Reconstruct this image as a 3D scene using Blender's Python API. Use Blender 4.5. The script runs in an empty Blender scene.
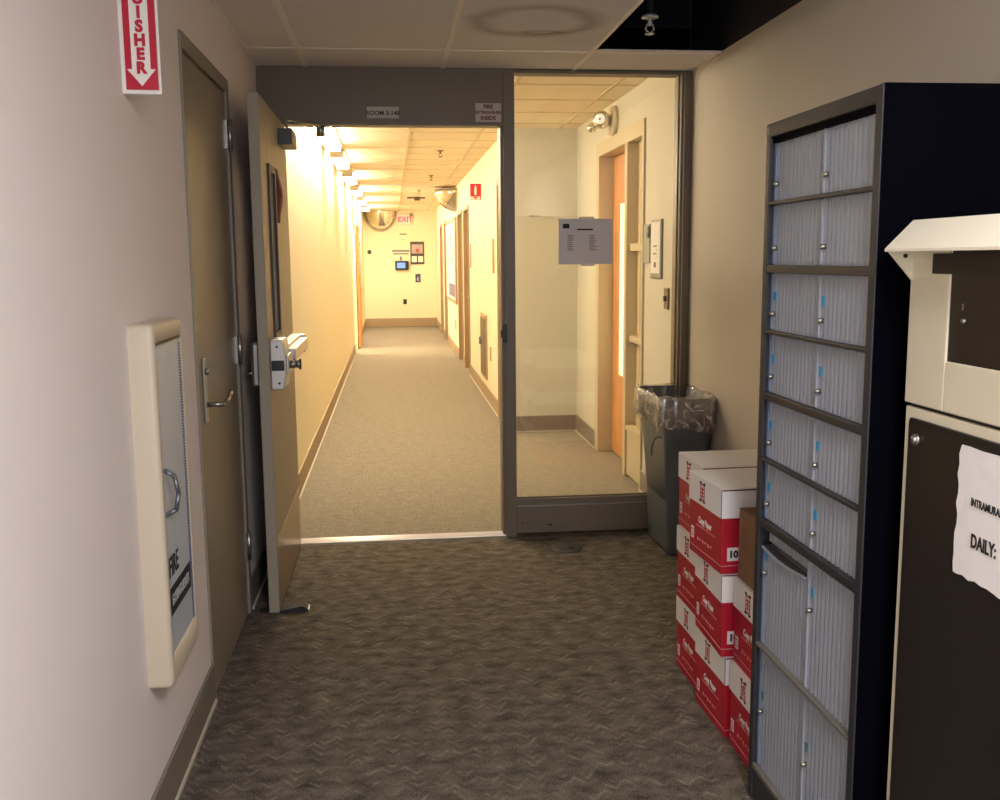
import bpy, bmesh, math, random
from mathutils import Vector, Matrix
random.seed(7)
C = bpy.context.scene.collection
sc = bpy.context.scene

# ------------------------------------------------------------------ materials
def lin(c):
    return tuple(((v/255)/12.92 if v/255 <= .04045 else ((v/255+.055)/1.055)**2.4) for v in c) + (1.0,)
MATS = {}
def mat(name, rgb, rough=.6, metal=0, spec=.5, bump=0, bscale=60, var=0, vscale=8, coat=0, emit=None, estr=0):
    if name in MATS: return MATS[name]
    m = bpy.data.materials.new(name); m.use_nodes = True
    nt = m.node_tree; b = nt.nodes['Principled BSDF']
    b.inputs['Base Color'].default_value = lin(rgb); b.inputs['Roughness'].default_value = rough
    b.inputs['Metallic'].default_value = metal; b.inputs['Specular IOR Level'].default_value = spec
    b.inputs['Coat Weight'].default_value = coat
    if emit:
        b.inputs['Emission Color'].default_value = lin(emit); b.inputs['Emission Strength'].default_value = estr
    tc = nt.nodes.new('ShaderNodeTexCoord')
    if var:
        n = nt.nodes.new('ShaderNodeTexNoise'); n.inputs['Scale'].default_value = vscale; n.inputs['Detail'].default_value = 5
        nt.links.new(tc.outputs['Object'], n.inputs['Vector'])
        r = nt.nodes.new('ShaderNodeMapRange'); r.inputs['To Min'].default_value = 1-var; r.inputs['To Max'].default_value = 1+var
        r.inputs['From Min'].default_value = .3; r.inputs['From Max'].default_value = .7
        nt.links.new(n.outputs['Fac'], r.inputs['Value'])
        h = nt.nodes.new('ShaderNodeHueSaturation'); h.inputs['Color'].default_value = lin(rgb)
        nt.links.new(r.outputs[0], h.inputs['Value']); nt.links.new(h.outputs[0], b.inputs['Base Color'])
    if bump:
        n = nt.nodes.new('ShaderNodeTexNoise'); n.inputs['Scale'].default_value = bscale; n.inputs['Detail'].default_value = 3
        nt.links.new(tc.outputs['Object'], n.inputs['Vector'])
        bn = nt.nodes.new('ShaderNodeBump'); bn.inputs['Strength'].default_value = bump; bn.inputs['Distance'].default_value = .01
        nt.links.new(n.outputs['Fac'], bn.inputs['Height']); nt.links.new(bn.outputs[0], b.inputs['Normal'])
    MATS[name] = m; return m

def carpet_mat(name, dark, light, zig=True):
    m = bpy.data.materials.new(name); m.use_nodes = True
    nt = m.node_tree; b = nt.nodes['Principled BSDF']; L = nt.links.new
    b.inputs['Roughness'].default_value = .95; b.inputs['Specular IOR Level'].default_value = .15
    tc = nt.nodes.new('ShaderNodeTexCoord')
    mp = nt.nodes.new('ShaderNodeMapping'); L(tc.outputs['Object'], mp.inputs['Vector'])
    # jagged broken rows running across the hall
    sep = nt.nodes.new('ShaderNodeSeparateXYZ'); L(mp.outputs[0], sep.inputs[0])
    def math_(op, a, b_=None):
        n = nt.nodes.new('ShaderNodeMath'); n.operation = op
        for i, v in enumerate((a, b_)):
            if v is None: continue
            if isinstance(v, (int, float)): n.inputs[i].default_value = v
            else: L(v, n.inputs[i])
        return n.outputs[0]
    nz = nt.nodes.new('ShaderNodeTexNoise'); nz.inputs['Scale'].default_value = 9; nz.inputs['Detail'].default_value = 2
    L(tc.outputs['Object'], nz.inputs['Vector'])
    tri = math_('PINGPONG', math_('MULTIPLY', sep.outputs[0], 1.0), .035)
    ph = math_('ADD', math_('ADD', sep.outputs[1], math_('MULTIPLY', tri, 1.15)), math_('MULTIPLY', nz.outputs['Fac'], .06))
    wave = math_('SINE', math_('MULTIPLY', ph, 150.0))
    big = nt.nodes.new('ShaderNodeTexNoise'); big.inputs['Scale'].default_value = 26; big.inputs['Detail'].default_value = 4
    mp2 = nt.nodes.new('ShaderNodeMapping'); mp2.inputs['Scale'].default_value = (.5, .8, 1); L(tc.outputs['Object'], mp2.inputs['Vector']); L(mp2.outputs[0], big.inputs['Vector'])
    fine = nt.nodes.new('ShaderNodeTexNoise'); fine.inputs['Scale'].default_value = 230; fine.inputs['Detail'].default_value = 3
    L(tc.outputs['Object'], fine.inputs['Vector'])
    msk = nt.nodes.new('ShaderNodeTexNoise'); msk.inputs['Scale'].default_value = 17; L(tc.outputs['Object'], msk.inputs['Vector'])
    mk = math_('MAXIMUM', math_('MULTIPLY', math_('SUBTRACT', msk.outputs['Fac'], .46), 1.0), .01)
    wave = math_('POWER', math_('MULTIPLY', math_('ADD', wave, 1.0), .5), 2.5)
    v = math_('ADD', math_('MULTIPLY', math_('MULTIPLY', wave, mk), 1.0 if zig else .15), math_('MULTIPLY', big.outputs['Fac'], .6 if zig else .12))
    v = math_('ADD', v, math_('MULTIPLY', fine.outputs['Fac'], .9 if zig else 1.1))
    r = nt.nodes.new('ShaderNodeMapRange'); L(v, r.inputs['Value'])
    r.inputs['From Min'].default_value = .58 if zig else .44; r.inputs['From Max'].default_value = 1.08 if zig else .80
    cr = nt.nodes.new('ShaderNodeMix'); cr.data_type = 'RGBA'
    L(r.outputs[0], cr.inputs[0]); cr.inputs[6].default_value = lin(dark); cr.inputs[7].default_value = lin(light)
    L(cr.outputs[2], b.inputs['Base Color'])
    bn = nt.nodes.new('ShaderNodeBump'); bn.inputs['Strength'].default_value = .35; bn.inputs['Distance'].default_value = .004
    L(v, bn.inputs['Height']); L(bn.outputs[0], b.inputs['Normal'])
    MATS[name] = m; return m

def tile_mat(name, rgb, stain=None):
    m = bpy.data.materials.new(name); m.use_nodes = True
    nt = m.node_tree; b = nt.nodes['Principled BSDF']; L = nt.links.new
    b.inputs['Roughness'].default_value = .95; b.inputs['Specular IOR Level'].default_value = .1
    tc = nt.nodes.new('ShaderNodeTexCoord')
    n = nt.nodes.new('ShaderNodeTexNoise'); n.inputs['Scale'].default_value = 150; n.inputs['Detail'].default_value = 2
    L(tc.outputs['Object'], n.inputs['Vector'])
    r = nt.nodes.new('ShaderNodeMapRange'); r.inputs['From Min'].default_value = .3; r.inputs['From Max'].default_value = .5
    r.inputs['To Min'].default_value = .82; r.inputs['To Max'].default_value = 1.0; L(n.outputs['Fac'], r.inputs['Value'])
    h = nt.nodes.new('ShaderNodeHueSaturation'); h.inputs['Color'].default_value = lin(rgb); L(r.outputs[0], h.inputs['Value'])
    out = h.outputs[0]
    if stain:      # brown water ring on one tile
        for (cx, cy, rx, ry, w, st) in stain:
            mp = nt.nodes.new('ShaderNodeMapping'); mp.vector_type = 'POINT'
            mp.inputs['Location'].default_value = (-cx/rx, -cy/ry, 0); mp.inputs['Scale'].default_value = (1/rx, 1/ry, 0)
            L(tc.outputs['Object'], mp.inputs['Vector'])
            nz = nt.nodes.new('ShaderNodeTexNoise'); nz.inputs['Scale'].default_value = 6; L(tc.outputs['Object'], nz.inputs['Vector'])
            ln = nt.nodes.new('ShaderNodeVectorMath'); ln.operation = 'LENGTH'; L(mp.outputs[0], ln.inputs[0])
            a = nt.nodes.new('ShaderNodeMath'); a.operation = 'MULTIPLY_ADD'; L(nz.outputs['Fac'], a.inputs[0]); a.inputs[1].default_value = .35; L(ln.outputs['Value'], a.inputs[2])
            s = nt.nodes.new('ShaderNodeMath'); s.operation = 'SUBTRACT'; L(a.outputs[0], s.inputs[0]); s.inputs[1].default_value = 1.1
            ab = nt.nodes.new('ShaderNodeMath'); ab.operation = 'ABSOLUTE'; L(s.outputs[0], ab.inputs[0])
            rr = nt.nodes.new('ShaderNodeMapRange'); L(ab.outputs[0], rr.inputs['Value']); rr.inputs['From Min'].default_value = 0; rr.inputs['From Max'].default_value = w
            rr.inputs['To Min'].default_value = st; rr.inputs['To Max'].default_value = 0
            mx = nt.nodes.new('ShaderNodeMix'); mx.data_type = 'RGBA'; L(rr.outputs[0], mx.inputs[0]); L(out, mx.inputs[6]); mx.inputs[7].default_value = lin((112, 88, 60))
            out = mx.outputs[2]
    L(out, b.inputs['Base Color'])
    MATS[name] = m; return m

def clear_mat(name, rgb=(255, 255, 255), gloss=.08, rough=.02, tint=(255, 255, 255), diff=0):
    m = bpy.data.materials.new(name); m.use_nodes = True
    nt = m.node_tree; nt.nodes.clear(); L = nt.links.new
    o = nt.nodes.new('ShaderNodeOutputMaterial'); t = nt.nodes.new('ShaderNodeBsdfTransparent'); t.inputs[0].default_value = lin(tint)
    g = nt.nodes.new('ShaderNodeBsdfGlossy'); g.inputs['Roughness'].default_value = rough; g.inputs['Color'].default_value = lin(rgb)
    mx = nt.nodes.new('ShaderNodeMixShader')
    if diff:
        d = nt.nodes.new('ShaderNodeBsdfDiffuse'); d.inputs[0].default_value = lin(rgb)
        m2 = nt.nodes.new('ShaderNodeMixShader'); m2.inputs[0].default_value = diff; L(t.outputs[0], m2.inputs[1]); L(d.outputs[0], m2.inputs[2]); base = m2
    else: base = t
    mx.inputs[0].default_value = gloss; L(base.outputs[0], mx.inputs[1]); L(g.outputs[0], mx.inputs[2]); L(mx.outputs[0], o.inputs[0])
    MATS[name] = m; return m

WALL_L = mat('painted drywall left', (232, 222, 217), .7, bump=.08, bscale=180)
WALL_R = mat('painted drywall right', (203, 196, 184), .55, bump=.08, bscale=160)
WALL_C = mat('corridor cream paint', (240, 231, 200), .6, bump=.05, bscale=160)
WALL_A = mat('alcove paint', (204, 202, 186), .6, bump=.05, bscale=160)
FRAME = mat('taupe frame enamel', (112, 101, 84), .42, bump=.04, bscale=40)
DOORP = mat('taupe door enamel', (138, 128, 112), .38, bump=.03, bscale=30)
LEAF = mat('beige door enamel', (156, 146, 128), .45, bump=.02)
BASE = mat('taupe vinyl base', (124, 116, 104), .55)
BASEC = mat('tan vinyl base', (160, 140, 112), .55)
SHOE = mat('pale floor edge strip', (196, 186, 166), .5)
TILE = tile_mat('ceiling tile', (230, 226, 226), [(.60, 4.12, .25, .25, .30, .42), (.66, 4.30, .08, .03, .6, .45)])
TILEC = tile_mat('corridor ceiling tile', (246, 234, 210))
GRID = mat('ceiling grid enamel', (240, 234, 226), .5)
GRIDC = mat('corridor grid enamel', (216, 196, 164), .5)
CARPET = carpet_mat('zigzag carpet', (50, 47, 45), (134, 124, 110), True)
CARPETC = carpet_mat('speckled carpet', (78, 73, 66), (168, 160, 144), False)
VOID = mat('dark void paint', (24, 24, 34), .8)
ALU = mat('brushed aluminium', (200, 196, 190), .3, .9)
STEEL = mat('satin steel', (170, 168, 160), .32, .95)
WHITEM = mat('bright zinc casting', (205, 200, 196), .35, .55)
BLACK = mat('black plastic', (18, 18, 20), .4)
GLASS = clear_mat('window glass', gloss=.035)
WHITE = mat('white plastic', (238, 236, 228), .4)
PAPER = mat('white paper', (236, 232, 228), .8, bump=.1, bscale=25)
RED = mat('red sign print', (190, 24, 54), .4)
INK = mat('black ink', (28, 26, 30), .7)
CAB = mat('black cabinet enamel', (3, 3, 9), .8, spec=.03, bump=.03, bscale=80)
CABF = mat('charcoal cabinet trim', (46, 46, 50), .5, spec=.3)
TAMB = mat('grey tambour plastic', (148, 153, 162), .5)
BLUE = mat('pale blue edge', (98, 114, 138), .5)
CYAN = mat('cyan number tag', (40, 150, 200), .5)
CREAM = mat('cream machine enamel', (226, 218, 190), .38, bump=.03, bscale=30)
BROWNB = mat('brown-black door panel', (34, 28, 26), .32)
CARD_R = mat('red printed carton', (176, 18, 42), .5)
CARD_W = mat('white printed carton', (232, 229, 226), .6)
CARD_B = mat('brown kraft carton', (132, 98, 68), .8, var=.06, vscale=30)
BIN = mat('slate grey bin plastic', (92, 98, 102), .42)
WOOD = mat('honey wood veneer', (206, 148, 92), .45, var=.1, vscale=5)
WOODC = mat('tan corridor door', (186, 146, 104), .5)
EXTC = mat('beige cabinet casing', (202, 188, 166), .38)

# ------------------------------------------------------------------ mesh builder
class B:
    def __init__(s): s.bm = bmesh.new(); s.ms = []
    def mi(s, m):
        if m not in s.ms: s.ms.append(m)
        return s.ms.index(m)
    def merge(s, t, m, smooth=False):
        k = s.mi(m); vm = {}
        for v in t.verts: vm[v] = s.bm.verts.new(v.co)
        for f in t.faces:
            try: nf = s.bm.faces.new([vm[v] for v in f.verts])
            except ValueError: continue
            nf.material_index = k; nf.smooth = smooth
        t.free()
    def box(s, x0, x1, y0, y1, z0, z1, m, bev=0, seg=2):
        t = bmesh.new(); bmesh.ops.create_cube(t, size=1)
        for v in t.verts: v.co = Vector(((x0+x1)/2+v.co.x*abs(x1-x0), (y0+y1)/2+v.co.y*abs(y1-y0), (z0+z1)/2+v.co.z*abs(z1-z0)))
        if bev: bmesh.ops.bevel(t, geom=t.edges[:], offset=bev, segments=seg, affect='EDGES', profile=.5)
        s.merge(t, m); return s
    def cyl(s, p0, p1, r, m, seg=20, r2=None):
        p0, p1 = Vector(p0), Vector(p1); d = p1-p0
        t = bmesh.new(); bmesh.ops.create_cone(t, cap_ends=True, segments=seg, radius1=r, radius2=r if r2 is None else r2, depth=d.length)
        M = Matrix.Translation((p0+p1)/2) @ d.to_track_quat('Z', 'Y').to_matrix().to_4x4()
        bmesh.ops.transform(t, matrix=M, verts=t.verts[:]); s.merge(t, m, True); return s
    def ball(s, c, r, m, sx=1, sy=1, sz=1, seg=20, cut=None):
        t = bmesh.new(); bmesh.ops.create_uvsphere(t, u_segments=seg, v_segments=seg//2, radius=r)
        for v in t.verts: v.co = Vector((v.co.x*sx+c[0], v.co.y*sy+c[1], v.co.z*sz+c[2]))
        if cut:
            for co, no in cut:
                bmesh.ops.bisect_plane(t, geom=t.verts[:]+t.edges[:]+t.faces[:], plane_co=co, plane_no=no, clear_outer=True)
        s.merge(t, m, True); return s
    def prism(s, pts, axis, a, b, m, bev=0):
        # pts in the two remaining axes (in order x,y,z minus axis)
        def P(p, v):
            l = list(p); l.insert(axis, v); return Vector(l)
        t = bmesh.new(); A = [t.verts.new(P(p, a)) for p in pts]; Z = [t.verts.new(P(p, b)) for p in pts]
        t.faces.new(A); t.faces.new(Z[::-1]); n = len(pts)
        for i in range(n): t.faces.new([A[i], Z[i], Z[(i+1) % n], A[(i+1) % n]])
        bmesh.ops.recalc_face_normals(t, faces=t.faces[:])
        if bev: bmesh.ops.bevel(t, geom=t.edges[:], offset=bev, segments=2, affect='EDGES', profile=.5)
        s.merge(t, m); return s
    def tube(s, pts, r, m, seg=10):
        for a, b in zip(pts, pts[1:]): s.cyl(a, b, r, m, seg)
        for p in pts[1:-1]: s.ball(p, r, m, seg=seg)
        return s
    def loft(s, rings, m, cap0=False, cap1=False, smooth=True):
        t = bmesh.new(); R = [[t.verts.new(Vector(p)) for p in r] for r in rings]
        for a, b in zip(R, R[1:]):
            n = len(a)
            for i in range(n): t.faces.new([a[i], a[(i+1) % n], b[(i+1) % n], b[i]])
        if cap0: t.faces.new(R[0][::-1])
        if cap1: t.faces.new(R[-1])
        s.merge(t, m, smooth); return s
    def text(s, body, size, origin, xdir, ydir, m, align='CENTER', bold=0, ext=.0006, sx=1):
        c = bpy.data.curves.new('t', 'FONT'); c.body = body; c.size = size; c.extrude = ext; c.offset = bold
        c.align_x = align; c.align_y = 'CENTER'; c.resolution_u = 3
        o = bpy.data.objects.new('t', c); C.objects.link(o); bpy.context.view_layer.update()
        me = bpy.data.meshes.new_from_object(o.evaluated_get(bpy.context.evaluated_depsgraph_get()))
        bpy.data.objects.remove(o); bpy.data.curves.remove(c)
        t = bmesh.new(); t.from_mesh(me); bpy.data.meshes.remove(me)
        X, Y = Vector(xdir).normalized(), Vector(ydir).normalized(); Z = X.cross(Y)
        for v in t.verts: v.co = Vector(origin)+X*v.co.x*sx+Y*v.co.y+Z*v.co.z
        s.merge(t, m); return s
    def build(s, name, parent=None, recalc=True, local=False):
        if recalc: bmesh.ops.recalc_face_normals(s.bm, faces=s.bm.faces[:])
        me = bpy.data.meshes.new(name)
        off = Vector((0, 0, 0))
        if not local:
            q = parent
            while q: off += q.location; q = q.parent
        s.bm.transform(Matrix.Translation(-off)); s.bm.to_mesh(me); s.bm.free()
        for m in s.ms: me.materials.append(m)
        o = bpy.data.objects.new(name, me); C.objects.link(o); o.parent = parent
        return o

def tag(o, label, cat, group=None):
    o['label'] = label; o['category'] = cat
    if group: o['group'] = group
    return o
def thing(name, loc, label, cat, group=None):
    o = bpy.data.objects.new(name, None); C.objects.link(o); o.location = loc; o.empty_display_size = .1
    return tag(o, label, cat, group)
def struct(o, label=None, cat=None):
    o['kind'] = 'structure'
    if label: o['label'] = label
    if cat: o['category'] = cat
    return o
def sthing(name, loc, label, cat):
    o = bpy.data.objects.new(name, None); C.objects.link(o); o.location = loc; o.empty_display_size = .1
    return struct(o, label, cat)
X_, Y_, Z_ = (1, 0, 0), (0, 1, 0), (0, 0, 1)

# ------------------------------------------------------------------ room constants
XL, XR, YF, H = -.646, 1.562, 5.14, 2.44
XCL, XCR, YA, YE, HC = -.632, .975, 8.30, 22.1, 2.56
ZO = 2.159            # underside of the header
YB = -3.0

def wall_y(name, x0, x1, y0, y1, z1, m, holes=()):
    b = B(); y = y0
    for (a, c, t) in sorted(holes):
        b.box(x0, x1, y, a, 0, z1, m); b.box(x0, x1, a, c, t, z1, m); y = c
    b.box(x0, x1, y, y1, 0, z1, m)
    return struct(b.build(name))

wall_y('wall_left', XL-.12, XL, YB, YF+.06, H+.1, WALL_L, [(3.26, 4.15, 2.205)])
wall_y('wall_left', XCL-.12, XCL, YF+.06, YE+.1, HC+.1, WALL_C, [(15.8, 16.75, 2.12), (18.3, 19.2, 2.12)])
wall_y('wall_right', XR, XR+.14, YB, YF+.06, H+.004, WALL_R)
wall_y('wall_right', XR, XR+.14, YF+.06, YA+.1, HC+.1, WALL_A, [(6.03, 7.46, 2.335)])
wall_y('wall_right', XCR, XCR+.14, YA+.12, YE+.1, HC+.1, WALL_C, [(8.5, 9.12, 2.2), (12.55, 13.45, 2.17), (13.75, 14.65, 2.17), (17.7, 18.5, 2.17), (19.2, 20.1, 2.17)])
struct(B().box(XCR, XR, YA, YA+.12, 0, HC+.1, WALL_A).build('wall_alcove'))
struct(B().box(XCL-.12, XCR+.14, YE, YE+.12, 0, HC+.1, WALL_C).build('wall_back'))
struct(B().box(XL-.12, XR+.14, YB-.12, YB, 0, H+.1, WALL_R).build('wall_front'))
struct(B().box(XL-.12, XR+.14, YB-.12, YF+.03, -.1, 0, CARPET).build('floor'))
struct(B().box(XCL-.12, XR+.14, YF+.03, YE+.12, -.1, -.001, CARPETC).build('floor'))

# ceilings: near one has a tile missing by the right wall
HX, HY0, HY1 = .955, 3.40, 4.64
ce = B()
ce.box(XL, HX, YB, YF, H, H+.012, TILE); ce.box(HX, XR, YB, HY0, H, H+.012, TILE); ce.box(HX, XR, HY1, YF, H, H+.006, TILE)
ce = struct(ce.build('ceiling'))
g = B()
for gx in (-.405, .275):
    g.box(gx-.012, gx+.012, YB, YF, H-.004, H+.001, GRID)
g.box(HX-.024, HX, YB, HY0, H-.004, H+.001, GRID); g.box(HX-.024, HX, HY1, YF, H-.004, H+.001, GRID)
g.box(HX-.020, HX, HY0, HY1, H-.004, H+.03, GRID)
for gy in (4.68, 3.38, 2.08, .78, -.52, -1.82):
    g.box(XL, XR, gy-.012, gy+.012, H-.003, H+.001, GRID)
g.box(XL, XL+.018, YB, YF, H-.003, H+.001, GRID); g.box(XR-.018, XR, YB, HY0, H-.003, H+.001, GRID); g.box(XR-.018, XR, HY1, YF, H-.003, H+.001, GRID)
g.build('ceiling_grid', ce)
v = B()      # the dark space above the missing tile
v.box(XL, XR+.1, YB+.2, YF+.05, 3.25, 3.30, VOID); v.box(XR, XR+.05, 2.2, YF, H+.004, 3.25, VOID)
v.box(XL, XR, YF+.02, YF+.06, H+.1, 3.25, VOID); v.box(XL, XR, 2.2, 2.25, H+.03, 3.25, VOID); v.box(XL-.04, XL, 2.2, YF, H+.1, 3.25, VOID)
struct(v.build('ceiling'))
cc = struct(B().box(XCL, XCR, YF+.06, YE, HC, HC+.02, TILEC).box(XCR, XR, YF+.06, YA, HC, HC+.02, TILEC).build('ceiling'))
g = B()
for gx in (-.44, .17, .78): g.box(gx-.012, gx+.012, YF+.06, YE, HC-.005, HC+.001, GRIDC)
g.box(1.40, 1.42, YF+.06, YA, HC-.005, HC+.001, GRIDC)
yy = 5.65
while yy < YE:
    g.box(XCL, XR if yy < YA else XCR, yy-.012, yy+.012, HC-.004, HC+.001, GRIDC); yy += .585
g.build('ceiling_grid', cc)

# baseboards
def base(name, boxes, m):
    b = B()
    for (x0, x1, y0, y1, h) in boxes: b.box(x0, x1, y0, y1, 0, h, m, .003, 1)
    return struct(b.build(name))
bl = base('baseboard_left', [(XL, XL+.010, YB, 3.262, .135), (XL, XL+.010, 4.15, YF-.02, .135)], BASE)
sh = B(); sh.box(XL+.010, XL+.017, YB, 3.25, 0, .012, SHOE).box(XL+.010, XL+.017, 4.15, YF-.02, 0, .012, SHOE); sh.build('edge_strip', bl)
base('baseboard_right', [(XR-.010, XR, YB, YF-.02, .135)], BASE)
bc = base('baseboard_corridor', [(XCL, XCL+.012, YF+.06, 15.8, .15), (XCL, XCL+.012, 16.75, 18.3, .15), (XCL, XCL+.012, 19.2, YE, .15),
     (XCL, XCR, YE-.012, YE, .19), (XCR-.012, XCR, 9.12, 12.55, .15), (XCR-.012, XCR, 14.65, 17.7, .15), (XCR-.012, XCR, 18.5, 19.2, .15), (XCR-.012, XCR, 20.1, YE, .15), (XCR-.012, XCR, 13.45, 13.75, .15)], BASEC)
sh = B().box(XCL+.012, XCL+.02, YF+.06, 15.8, 0, .012, SHOE).box(XCR-.02, XCR-.012, 9.12, 12.55, 0, .012, SHOE); sh.build('edge_strip', bc)
ba = base('baseboard_alcove', [(XCR, XR, YA-.012, YA, .14), (XR-.012, XR, 7.46, YA, .14), (XR-.012, XR, YF+.1, 6.03, .14)], BASE)
sh = B().box(XCR, XR, YA-.02, YA-.012, 0, .01, SHOE).box(XR-.02, XR-.012, 7.46, YA, 0, .01, SHOE).box(XR-.02, XR-.012, YF+.1, 6.03, 0, .01, SHOE); sh.build('edge_strip', ba)

# ------------------------------------------------------------------ cross frame: header, posts, threshold, glazed side panel
f = B()
f.box(XL, .577, YF-.045, YF+.06, ZO, H, FRAME, .001)                   # header panel
f.box(XL, -.555, YF-.045, YF+.06, 0, ZO, FRAME, .004)                  # left jamb
f.box(.562, .578, YF-.03, YF+.10, 0, ZO, FRAME, .002)                   # stop
f.box(XL, XR, YF-.03, YF+.06, H-.012, H, mat('shadow reveal', (40, 36, 32), .6))
f.box(XL, XR, YF+.02, YF+.06, H, HC+.1, WALL_C)
hd = struct(f.build('trim_1'), 'taupe metal door header and hinge jamb under the ceiling', 'door frame')
# writing on the header
t = thing('room_sign', (-.03, YF-.046, 2.22), 'small pale sign reading ROOM 3-148 on the door header', 'sign')
B().box(-.109, .051, YF-.049, YF-.045, 2.191, 2.247, mat('dull sign plastic', (190, 186, 172), .5), .001).build('plate', t)
B().text('ROOM 3-148', .030, (-.03, YF-.050, 2.215), X_, Z_, INK, bold=.0006).build('lettering', t)
t = thing('extinguisher_notice', (.5, YF-.046, 2.22), 'white three-line notice reading FIRE EXTINGUISHER INSIDE at the header end', 'sign')
B().box(.435, .566, YF-.049, YF-.045, 2.176, 2.268, mat('pale notice', (196, 186, 174), .5), .001).build('plate', t)
MR = mat('maroon print', (110, 26, 36), .6)
b = B()
b.text('FIRE', .026, (.5, YF-.050, 2.250), X_, Z_, MR, bold=.001)
b.text('EXTINGUISHER', .0215, (.5, YF-.050, 2.222), X_, Z_, MR, bold=.0008, sx=.88)
b.text('INSIDE', .026, (.5, YF-.050, 2.194), X_, Z_, MR, bold=.001)
b.build('lettering', t)

th = B(); th.prism([(YF-.055, 0), (YF-.045, .010), (YF+.045, .012), (YF+.06, 0)], 0, -.555, .58, ALU)
for k in range(5): th.box(-.555, .58, YF-.035+k*.017, YF-.029+k*.017, .010, .0135, ALU)
struct(th.build('trim_2'), 'ribbed aluminium threshold strip across the doorway', 'threshold')

w = sthing('window_1', (1.07, YF, 0), 'tall glazed side panel in a taupe metal frame right of the doorway', 'window')
f = B()
f.box(.576, .633, YF-.05, YF+.07, 0, H-.004, FRAME, .003)
f.box(1.503, 1.562, YF-.05, YF+.07, 0, H-.004, FRAME, .004)
f.box(1.496, 1.506, YF-.015, YF+.05, .2, H-.004, FRAME); f.box(1.515, 1.52, YF-.058, YF-.05, 0, H-.004, STEEL)
f.box(.633, 1.503, YF-.04, YF+.06, .018, .165, FRAME, .004)
f.box(.633, 1.503, YF-.03, YF+.05, .165, .182, FRAME, .002)
f.box(.633, 1.503, YF-.03, YF-.018, .182, .205, FRAME, .002); f.box(.633, 1.503, YF+.02, YF+.03, .182, .205, FRAME, .002)
f.box(.633, 1.503, YF-.035, YF+.06, H-.02, H-.004, FRAME, .002)
f.build('window_frame', w)
B().box(.633, 1.503, YF-.028, YF-.024, .178, .183, ALU).box(.633, 1.503, YF-.039, YF-.030, .165, .170, ALU).box(.6325, .6365, YF-.03, YF-.02, .19, 2.42, STEEL).build('glazing_bead', w)
B().box(.633, 1.503, YF-.003, YF+.003, .182, H-.02, GLASS).build('pane', w)
b = B()
for (x, z, r) in ((.665, .075, .0045), (.72, .06, .003), (.82, .06, .006), (.86, .03, .0035), (1.0, .065, .0035), (.87, .105, .003), (1.17, .09, .003), (.81, .061, .005)):
    b.cyl((x, YF-.0405, z), (x, YF-.042, z), r, BLACK, 8)
b.build('screw_hole', w)
b = B().box(.562, .588, YF-.062, YF-.03, 1.055, 1.15, BLACK, .003).box(.555, .575, YF-.055, YF-.035, 1.08, 1.12, BLACK, .003)
b.build('strike_plate', w)

# notice taped to the glass
t = thing('taped_notice', (1.01, YF-.004, 1.457), 'white landscape notice with two text columns taped to the glass panel', 'paper')
B().box(.868, 1.155, YF-.007, YF-.004, 1.457, 1.693, mat('grey white paper', (214, 208, 210), .8), .0006, 1).build('sheet', t)
b = B(); GI = mat('grey print', (120, 116, 124), .8)
b.box(.89, .925, YF-.0078, YF-.007, 1.643, 1.667, INK)
b.box(.965, 1.05, YF-.0078, YF-.007, 1.633, 1.641, INK)
for k in range(9):
    b.box(.915, .915+random.uniform(.025, .04), YF-.0078, YF-.007, 1.605-k*.0095, 1.609-k*.0095, GI)
    b.box(1.03, 1.03+random.uniform(.025, .045), YF-.0078, YF-.007, 1.605-k*.0095, 1.609-k*.0095, GI)
b.build('print', t)
TAPE = mat('cream tape', (232, 226, 200), .5)
B().box(.975, 1.055, YF-.009, YF-.006, 1.69, 1.703, TAPE).build('tape', t); B().box(.985, 1.06, YF-.009, YF-.006, 1.447, 1.46, TAPE).build('tape', t)
tag(B().box(.712, .772, YF-.006, YF-.003, 1.703, 1.711, TAPE).build('tape_strip'), 'short strip of pale tape left on the glass beside the notice', 'tape')

# ------------------------------------------------------------------ left closed door
d = sthing('door_1', (XL, 3.7, 0), 'closed taupe steel door in the left wall beside the extinguisher cabinet', 'door')
f = B()
f.box(XL-.12, XL+.008, 3.262, 3.286, 0, 2.204, DOORP, .003); f.box(XL-.12, XL+.010, 4.10, 4.149, 0, 2.204, DOORP, .003)
f.box(XL-.12, XL+.010, 3.286, 4.10, 2.152, 2.204, DOORP, .003)
f.build('door_frame', d)
B().box(XL-.045, XL+.0, 3.290, 4.097, .004, 2.146, DOORP, .002).build('door_leaf', d)
h = B().box(XL, XL+.009, 3.362, 3.405, .945, 1.165, STEEL, .003).cyl((XL+.009, 3.384, 1.12), (XL+.02, 3.384, 1.12), .012, STEEL)
h = h.build('lock_plate', d)
B().tube([(XL+.008, 3.384, 1.007), (XL+.066, 3.384, 1.007), (XL+.070, 3.45, 1.02), (XL+.072, 3.49, 1.035)], .0085, STEEL, 14).build('lever', h)
for z in (1.985, 1.13, .30):
    b = B(); b.cyl((XL+.016, 4.10, z-.06), (XL+.016, 4.10, z+.06), .0085, STEEL, 12).box(XL+.0, XL+.010, 4.07, 4.13, z-.055, z+.055, STEEL)
    b.build('hinge', d)

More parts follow.
